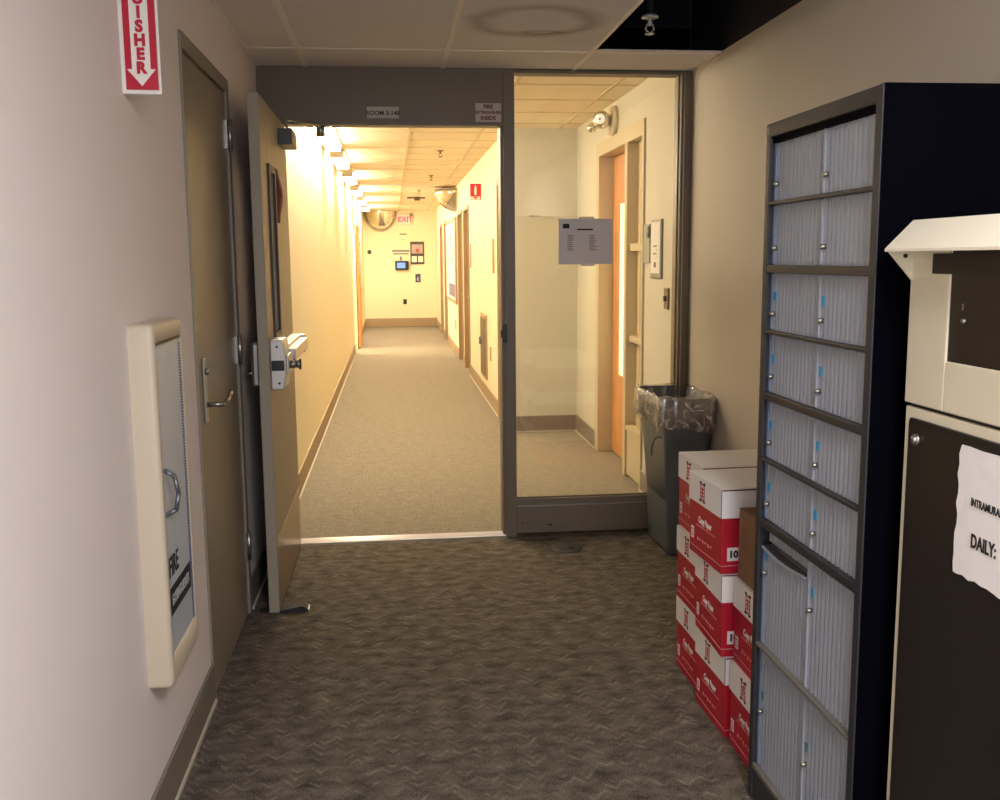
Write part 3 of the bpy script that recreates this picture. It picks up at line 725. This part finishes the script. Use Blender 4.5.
# ------------------------------------------------------------------ corridor doors
def cdoor(n, side, y0, y1, z1, label, rec=.10, m=WOODC):
    d = sthing('door_%d' % n, (XCR if side > 0 else XCL, (y0+y1)/2, 0), label, 'door')
    x = XCR if side > 0 else XCL; s_ = side
    b = B()
    def bx(a, c, *r, mm=BASEC, bv=.003): b.box(min(x+s_*a, x+s_*c), max(x+s_*a, x+s_*c), *r, mm, bv)
    bx(-.014, .12, y0, y0+.05, 0, z1); bx(-.014, .12, y1-.05, y1, 0, z1); bx(-.014, .12, y0+.05, y1-.05, z1-.05, z1)
    b.build('door_frame', d)
    b = B(); bx(rec-.04, rec, y0+.05, y1-.05, .005, z1-.05, mm=m); b.build('door_leaf', d)
    b = B(); xx = x+s_*(rec-.04); b.tube([(xx, y0+.12, 1.0), (xx-s_*.06, y0+.12, 1.0), (xx-s_*.06, y0+.24, 1.0)], .01, STEEL, 8); b.build('lever', d)
    return d
cdoor(4, 1, 8.5, 9.12, 2.2, 'nearest tan door on the right side of the corridor')
cdoor(5, 1, 12.55, 13.45, 2.17, 'second tan door on the right side of the corridor')
cdoor(6, 1, 13.75, 14.65, 2.17, 'third tan door on the right side, beside the notice board')
cdoor(7, 1, 17.7, 18.5, 2.17, 'tan door on the right just past the notice board')
cdoor(8, 1, 19.2, 20.1, 2.17, 'last tan door on the right before the end wall')
cdoor(9, -1, 18.3, 19.2, 2.12, 'closed tan door far down the left side of the corridor')
# open doorway left with a lit room behind and its door folded back on the wall
d = sthing('door_10', (XCL, 16.8, 0), 'wood door standing open at the lit doorway far left in the corridor', 'door')
WF = mat('white door frame', (238, 228, 190), .4)
B().box(XCL-.13, XCL+.02, 15.8, 15.86, 0, 2.12, WF, .004).box(XCL-.13, XCL+.02, 16.69, 16.75, 0, 2.12, WF, .004).box(XCL-.13, XCL+.02, 15.86, 16.69, 2.06, 2.12, WF, .004).build('door_frame', d)
lf = B().box(XCL+.03, XCL+.07, 16.78, 17.66, .01, 2.06, mat('orange wood door', (214, 150, 92), .5), .003).build('door_leaf', d)
b = B(); b.box(XCL+.07, XCL+.072, 16.95, 17.45, 1.25, 1.95, PAPER)
random.seed(5)
for k in range(10):
    y_ = random.uniform(16.97, 17.35); z_ = random.uniform(1.28, 1.85); b.box(XCL+.072, XCL+.0735, y_, y_+.08, z_, z_+.07, random.choice([MR, INK, WOOD, BLUE]))
b.build('posted_papers', lf)
B().tube([(XCL+.07, 17.55, 1.0), (XCL+.12, 17.55, 1.0), (XCL+.12, 17.42, 1.0)], .01, STEEL, 8).build('lever', lf)
struct(B().box(XCL-1.6, XCL-.12, 15.2, 15.3, 0, 2.5, WALL_C).box(XCL-1.6, XCL-.12, 17.3, 17.4, 0, 2.5, WALL_C).box(XCL-1.7, XCL-1.6, 15.2, 17.4, 0, 2.5, WALL_C).box(XCL-1.7, XCL-.12, 15.2, 17.4, 2.5, 2.6, WALL_C).build('wall_side_room'))
struct(B().box(XCL-1.7, XCL-.12, 15.2, 17.4, -.1, -.001, CARPETC).build('floor'))

# corridor fittings
tag(B().box(XCR-.006, XCR+.003, 12.25, 12.40, 1.38, 1.68, mat('bronze plaque', (150, 116, 70), .4, .3), .002).build('room_plaque'), 'bronze room plaque on the corridor wall before the second right door', 'plaque')
tag(B().box(XCR-.006, XCR+.003, 9.45, 9.62, 1.35, 1.68, mat('bronze plaque', (150, 116, 70), .4, .3), .002).build('room_plaque'), 'bronze room plaque beside the nearest right corridor door', 'plaque')
t = thing('access_panel', (XCR, 10.6, .2), 'low grey metal access panel in the right corridor wall', 'access panel')
B().box(XCR-.02, XCR, 10.25, 10.85, .22, .90, mat('panel trim', (176, 150, 112), .5), .003).build('panel_frame', t)
B().box(XCR-.026, XCR-.018, 10.29, 10.81, .25, .86, mat('panel grey', (104, 96, 80), .4, .3), .003).build('panel_door', t)
B().box(XCR-.05, XCR-.026, 10.72, 10.76, .56, .64, STEEL, .004).build('latch', t)
tag(B().box(XCR-.008, XCR, 9.84, 9.94, .46, .60, mat('tan plate', (170, 144, 104), .5), .002).build('outlet_plate'), 'small tan outlet plate low beside the grey access panel', 'outlet')
t = thing('fire_extinguisher_marker', (XCR, 10.8, 2.2), 'small red marker sign with white arrow high on the right corridor wall', 'sign')
B().box(XCR-.118, XCR, 10.80, 10.825, 2.125, 2.295, RED, .002).build('sign_panel', t)
xm = XCR-.062
b = B().box(xm-.052, xm+.052, 10.798, 10.80, 2.128, 2.160, WHITE).box(xm-.013, xm+.013, 10.798, 10.80, 2.175, 2.25, WHITE, .003).box(xm-.006, xm+.010, 10.798, 10.80, 2.25, 2.275, WHITE)
b.prism([(xm-.03, 2.156), (xm+.03, 2.156), (xm, 2.132)], 1, 10.7965, 10.798, RED); b.build('pictogram', t)
# notice board on the right wall
t = thing('notice_board', (XCR, 16.0, 1.0), 'tall notice board covered with white sheets on the right corridor wall', 'notice board')
B().box(XCR-.03, XCR, 14.95, 17.45, .80, 2.12, BASEC, .004).build('board_frame', t)
b = B().box(XCR-.034, XCR-.029, 15.02, 17.38, .86, 2.06, mat('board sheet', (238, 236, 226), .5))
for k in range(30):
    y_ = random.uniform(15.1, 17.1); z_ = random.uniform(1.2, 1.95); b.box(XCR-.0355, XCR-.0339, y_, y_+random.uniform(.05, .2), z_, z_+random.uniform(.02, .07), random.choice([INK, BLUE, GI, GI, MR]))
b.box(XCR-.0355, XCR-.0339, 15.05, 16.6, .90, 1.10, mat('board footer', (110, 100, 130), .5)); b.build('sheets', t)
tag(B().box(XCR-.01, XCR, 15.4, 15.5, .40, .54, mat('tan plate', (170, 144, 104), .5), .002).build('outlet_plate'), 'small tan outlet plate on the wall below the notice board', 'outlet')
# dome mirrors
MIR = mat('mirror acrylic', (235, 230, 220), .06, 1.0)
RIM = mat('mirror rim', (190, 176, 150), .5)
t = thing('dome_mirror', (XCR, 15.0, HC), 'quarter dome mirror in the corner of ceiling and right corridor wall', 'mirror')
yc, mz = 15.0, 2.52
B().ball((XCR, yc, mz), .325, MIR, seg=32, cut=[((0, 0, mz), (0, 0, 1)), ((XCR, 0, 0), (1, 0, 0))]).build('dome', t, recalc=False)
b = B().tube([(XCR-.008, yc+.33*math.cos(math.pi+math.pi*k/24), mz+.33*math.sin(math.pi+math.pi*k/24)) for k in range(25)], .012, RIM, 8)
b.tube([(XCR+.33*math.cos(math.pi/2+math.pi*k/24), yc+.33*math.sin(math.pi/2+math.pi*k/24), mz) for k in range(25)], .006, RIM, 8); b.build('rim', t)
t = thing('dome_mirror', (-.22, YE, HC), 'half dome mirror hanging high on the end wall left of the exit sign', 'mirror')
B().ball((-.24, YE-.0, HC-.02), .33, MIR, sz=1.2, seg=32, cut=[((0, YE, 0), (0, 1, 0)), ((0, 0, HC), (0, 0, 1))]).build('dome', t, recalc=False)
B().tube([(-.24+.35*math.cos(math.pi+math.pi*k/24), YE-.012, HC-.02+.42*math.sin(math.pi+math.pi*k/24)) for k in range(25)], .024, RIM, 8).build('rim', t)
# sprinklers
def sprinkler(x, y, z, label, cat='sprinkler', big=1, m=STEEL):
    t = thing('sprinkler_head', (x, y, z), label, cat)
    B().cyl((x, y, z+.002), (x, y, z-.008*big), .032*big, m, 24).build('escutcheon', t)
    B().cyl((x, y, z-.008*big), (x, y, z-.035*big), .009*big, m, 12).tube([(x-.012*big, y, z-.03*big), (x-.016*big, y, z-.05*big), (x, y, z-.062*big)], .003*big, m, 8).tube([(x+.012*big, y, z-.03*big), (x+.016*big, y, z-.05*big), (x, y, z-.062*big)], .003*big, m, 8).cyl((x, y, z-.062*big), (x, y, z-.066*big), .018*big, m, 20).build('nozzle', t)
    return t
DK = mat('aged brass', (120, 100, 70), .4, .7)
sprinkler(.50, 10.0, HC, 'small pendant sprinkler on the corridor ceiling, nearest the doorway', m=DK)
sprinkler(.52, 12.9, HC, 'small pendant sprinkler farther along the corridor ceiling', m=DK)
sprinkler(.44, 15.6, HC, 'small pendant sprinkler past the middle of the corridor ceiling', m=DK)
t = sprinkler(1.125, 4.3, 2.515, 'bright pendant sprinkler hanging in the dark opening of the missing tile', big=1.15, m=mat('white enamel chrome', (225, 225, 222), .2, .6))
B().cyl((1.125, 4.3, 2.515), (1.125, 4.3, 3.25), .013, mat('dark iron pipe', (40, 40, 46), .6), 14).build('drop_pipe', t)
tag(B().tube([(XL+.02, 3.75, 2.95), (XR-.02, 3.75, 2.95)], .05, mat('grey duct', (52, 52, 62), .6), 18).build('ceiling_pipe'), 'dark pipe crossing above the missing ceiling tile', 'pipe')
tag(B().tube([(1.30, 3.9, 3.25), (1.30, 3.88, 2.85), (1.285, 3.92, 2.62), (1.25, 3.98, 2.52)], .004, mat('grey cable', (120, 120, 126), .6), 8).build('loose_cable'), 'loose thin cable dangling in the missing tile opening', 'cable')
tag(B().box(1.0, 1.32, 4.5, 4.56, 2.72, 2.78, mat('iron strut', (44, 44, 54), .6), .004).cyl((1.06, 4.49, 2.75), (1.06, 4.5, 2.75), .012, STEEL).cyl((1.14, 4.49, 2.75), (1.14, 4.5, 2.75), .012, STEEL).cyl((1.06, 4.53, 2.78), (1.06, 4.53, 3.25), .006, STEEL).cyl((1.26, 4.53, 2.78), (1.26, 4.53, 3.25), .006, STEEL).build('hanger_strut'), 'dark metal hanger strut inside the missing tile opening', 'strut')
tag(B().box(.28, .60, 17.3, 17.8, HC-.006, HC-.001, BLACK).box(.40, .50, 17.4, 17.6, HC-.05, HC-.006, DK, .006).build('ceiling_vent'), 'dark vent gap in the corridor ceiling near the far end', 'vent')

# end wall
def ew(x0, x1, z0, z1, m, d_=.01, name='notice'): return B().box(x0, x1, YE-d_, YE, z0, z1, m, .002)
t = thing('exit_sign', (.27, YE, 2.28), 'glowing red EXIT sign on the end wall under the ceiling', 'exit sign')
B().box(.15, .46, YE-.05, YE, 2.25, 2.47, WHITE, .008).build('sign_body', t)
B().text('EXIT', .16, (.305, YE-.052, 2.36), X_, Z_, mat('exit letters', (255, 60, 90), .5, emit=(255, 60, 90), estr=1.2), bold=.005, ext=.001).build('lettering', t)
b = ew(.10, .40, 1.84, 2.10, mat('pale notice paper', (250, 240, 200), .7), .006); b.box(.17, .33, YE-.008, YE-.006, 2.03, 2.06, GI); b.box(.2, .28, YE-.008, YE-.006, 1.92, 1.93, GI)
tag(b.build('wall_notice'), 'pale notice sheet on the end wall below the exit sign', 'paper')
b = ew(.0, .38, 1.66, 1.70, GI, .006).box(.02, .36, YE-.006, YE, 1.60, 1.63, GI).box(.17, .21, YE-.006, YE, 1.49, 1.56, GI)
b.prism([(.15, 1.50), (.23, 1.50), (.19, 1.46)], 1, YE-.006, YE, GI)
tag(b.build('wall_lettering'), 'two thin lines of wall lettering and arrow above the terminal', 'wall lettering')
t = thing('wall_terminal', (.2, YE, 1.3), 'black wall terminal with a lit blue screen on the end wall', 'terminal')
B().box(.06, .36, YE-.09, YE, 1.26, 1.46, BLACK, .02).build('case', t)
B().box(.10, .28, YE-.093, YE-.088, 1.30, 1.42, mat('blue screen', (90, 130, 230), .3, emit=(110, 150, 250), estr=.9)).build('screen', t)
t = thing('end_wall_poster', (.55, YE, 1.38), 'dark framed poster with arc picture and two white squares', 'poster')
B().box(.40, .71, YE-.012, YE, 1.38, 1.88, mat('charcoal poster', (64, 60, 56), .6), .003).build('backing', t)
b = B().box(.43, .68, YE-.014, YE-.012, 1.62, 1.82, mat('poster picture', (176, 160, 160), .6)).box(.43, .54, YE-.014, YE-.012, 1.43, 1.56, WHITE).box(.57, .68, YE-.014, YE-.012, 1.43, 1.56, WHITE).cyl((.56, YE-.016, 1.68), (.56, YE-.014, 1.68), .045, mat('muted red', (186, 100, 100), .6), 20)
b.build('pictures', t)
b = ew(.50, .62, .98, 1.17, mat('navy sign', (60, 60, 96), .5), .008); b.text('E', .09, (.56, YE-.010, 1.05), X_, Z_, WHITE, ext=.001)
tag(b.build('small_wall_sign'), 'small navy wall sign low right of the wall terminal', 'sign')
tag(ew(.22, .30, .50, .61, BLACK, .012).build('wall_outlet'), 'black wall outlet low on the end wall', 'outlet')
tag(B().cyl((-.5, YE-.03, 1.66), (-.5, YE+.003, 1.66), .045, mat('dark green knob', (60, 70, 60), .4), 20).build('door_bell'), 'small dark round button at left on the end wall', 'button')
tag(B().box(.40, .46, YE-.08, YE, 2.42, 2.50, mat('tan camera body', (150, 128, 90), .5), .01).build('wall_sensor'), 'tiny tan sensor at the ceiling right of the exit sign', 'sensor')

# ------------------------------------------------------------------ ceiling lights (recessed troffers) and their light
def troffer(x, y, z, w_, l_, col, power, label, group):
    t = thing('ceiling_light', (x, y, z), label, 'ceiling light', group)
    b = B()
    for (a, c, e, f_) in ((-w_/2, w_/2, -l_/2, -l_/2+.02), (-w_/2, w_/2, l_/2-.02, l_/2), (-w_/2, -w_/2+.02, -l_/2+.02, l_/2-.02), (w_/2-.02, w_/2, -l_/2+.02, l_/2-.02)):
        b.box(x+a, x+c, y+e, y+f_, z-.010, z, WHITE)
    b.build('light_frame', t)
    B().box(x-w_/2+.02, x+w_/2-.02, y-l_/2+.02, y+l_/2-.02, z-.006, z-.002, mat('diffuser %d' % int(col[2]), (240, 238, 230), .5, emit=col, estr=3)).build('diffuser', t)
    L = bpy.data.lights.new('lamp', 'AREA'); L.shape = 'RECTANGLE'; L.size = w_-.04; L.size_y = l_-.04; L.energy = power; L.color = lin(col)[:3]
    o = bpy.data.objects.new('lamp', L); C.objects.link(o); o.location = (0, 0, -.014); o.parent = t
    return t
WARM = (255, 234, 202)
def wrap_light(y, label, st=56):
    # surface-mounted strip with a curved lens, close to the left wall
    x0, x1, l_ = -.60, -.44, 1.22
    t = thing('ceiling_light', (-.52, y, HC), label, 'ceiling light', 'strip lights along the left of the corridor ceiling')
    B().box(x0, x1, y-l_/2, y+l_/2, HC-.02, HC-.004, WHITE, .003).box(x0+.01, x1-.01, y-l_/2-.005, y-l_/2+.01, HC-.075, HC-.02, WHITE, .004).box(x0+.01, x1-.01, y+l_/2-.01, y+l_/2+.005, HC-.075, HC-.02, WHITE, .004).build('light_frame', t)
    B().prism([(x0+.01, HC-.02), (x0+.014, HC-.05), (x0+.04, HC-.072), (x1-.04, HC-.072), (x1-.014, HC-.05), (x1-.01, HC-.02)], 1, y-l_/2+.011, y+l_/2-.011, mat('glowing lens %d' % st, (240, 238, 230), .5, emit=WARM, estr=st)).build('lens', t)
wrap_light(6.2, 'nearest warm strip light just beyond the doorway header')
wrap_light(7.5, 'second warm strip light along the left of the corridor ceiling')
wrap_light(8.8, 'third warm strip light along the left of the corridor ceiling')
wrap_light(10.6, 'fourth warm strip light along the left of the corridor ceiling')
wrap_light(12.9, 'fifth warm strip light along the left of the corridor ceiling', 80)
wrap_light(15.3, 'sixth warm strip light, added to brighten the far corridor', 110)  # this and the farther strips are added to brighten the end wall
wrap_light(17.8, 'seventh warm strip light, added to brighten the corridor past the wood door', 130)
wrap_light(20.2, 'farthest warm strip light, added to brighten the end wall', 130)
troffer(.61, -.1, H, .60, 1.2, (250, 248, 252), 88, 'ceiling light behind the viewpoint in the near hall', None)
L = bpy.data.lights.new('side_room_lamp', 'AREA'); L.size = 1.0; L.energy = 120; L.color = lin(WARM)[:3]
o = bpy.data.objects.new('side_room_lamp', L); C.objects.link(o); o.location = (XCL-.9, 16.3, 2.48)

# unseen glowing window, added behind the viewpoint to brighten the near hall
w2 = sthing('window_fill', (.3, YB, .5), 'unseen frosted window added behind the viewpoint to brighten the near hall', 'window')
B().box(-.32, -.26, YB, YB+.04, .40, 2.30, FRAME, .004).box(1.06, 1.12, YB, YB+.04, .40, 2.30, FRAME, .004).box(-.26, 1.06, YB, YB+.04, .40, .46, FRAME, .004).box(-.26, 1.06, YB, YB+.04, 2.24, 2.30, FRAME, .004).box(.38, .42, YB, YB+.04, .46, 2.24, FRAME, .004).build('window_frame', w2)
B().box(-.26, 1.06, YB+.005, YB+.012, .46, 2.24, mat('frosted daylight glass', (220, 226, 236), .5, emit=(226, 236, 255), estr=1.5)).build('pane', w2)
L = bpy.data.lights.new('fill_light', 'AREA'); L.shape = 'RECTANGLE'; L.size = 1.3; L.size_y = 1.75; L.energy = 28; L.color = lin((236, 242, 255))[:3]  # fill lamp added at the unseen window to lift the near hall
o = bpy.data.objects.new('fill_light', L); C.objects.link(o); o.location = (.4, YB+.05, 1.35); o.rotation_euler = (math.radians(90), 0, math.radians(0))

# ------------------------------------------------------------------ world, camera, view
w = bpy.data.worlds.new('World'); sc.world = w; w.use_nodes = True
w.node_tree.nodes['Background'].inputs[0].default_value = (.02, .02, .022, 1); w.node_tree.nodes['Background'].inputs[1].default_value = .2
cam = bpy.data.cameras.new('Camera'); co = bpy.data.objects.new('Camera', cam); C.objects.link(co)
pi_, ya_, ro_ = map(math.radians, (-8.2128, 6.1352, -.5138))
F = Vector((math.sin(ya_)*math.cos(pi_), math.cos(ya_)*math.cos(pi_), math.sin(pi_)))
r = Vector((math.cos(ya_), -math.sin(ya_), 0)); u = r.cross(F)
r2 = r*math.cos(ro_)+u*math.sin(ro_); u2 = -r*math.sin(ro_)+u*math.cos(ro_)
M = Matrix((r2, u2, -F)).transposed().to_4x4(); M.translation = (0, 0, 1.4897); co.matrix_world = M
cam.sensor_fit = 'HORIZONTAL'; cam.sensor_width = 36; cam.lens = 979.5/1000*36; cam.clip_start = .02; cam.clip_end = 60
sc.camera = co
sc.view_settings.view_transform = 'Standard'; sc.view_settings.look = 'None'; sc.view_settings.gamma = 1; sc.view_settings.use_curve_mapping = False
sc.view_settings.exposure = 0
sc.cycles.max_bounces = 10; sc.cycles.diffuse_bounces = 6; sc.cycles.transparent_max_bounces = 12
sc.cycles.sample_clamp_indirect = 6
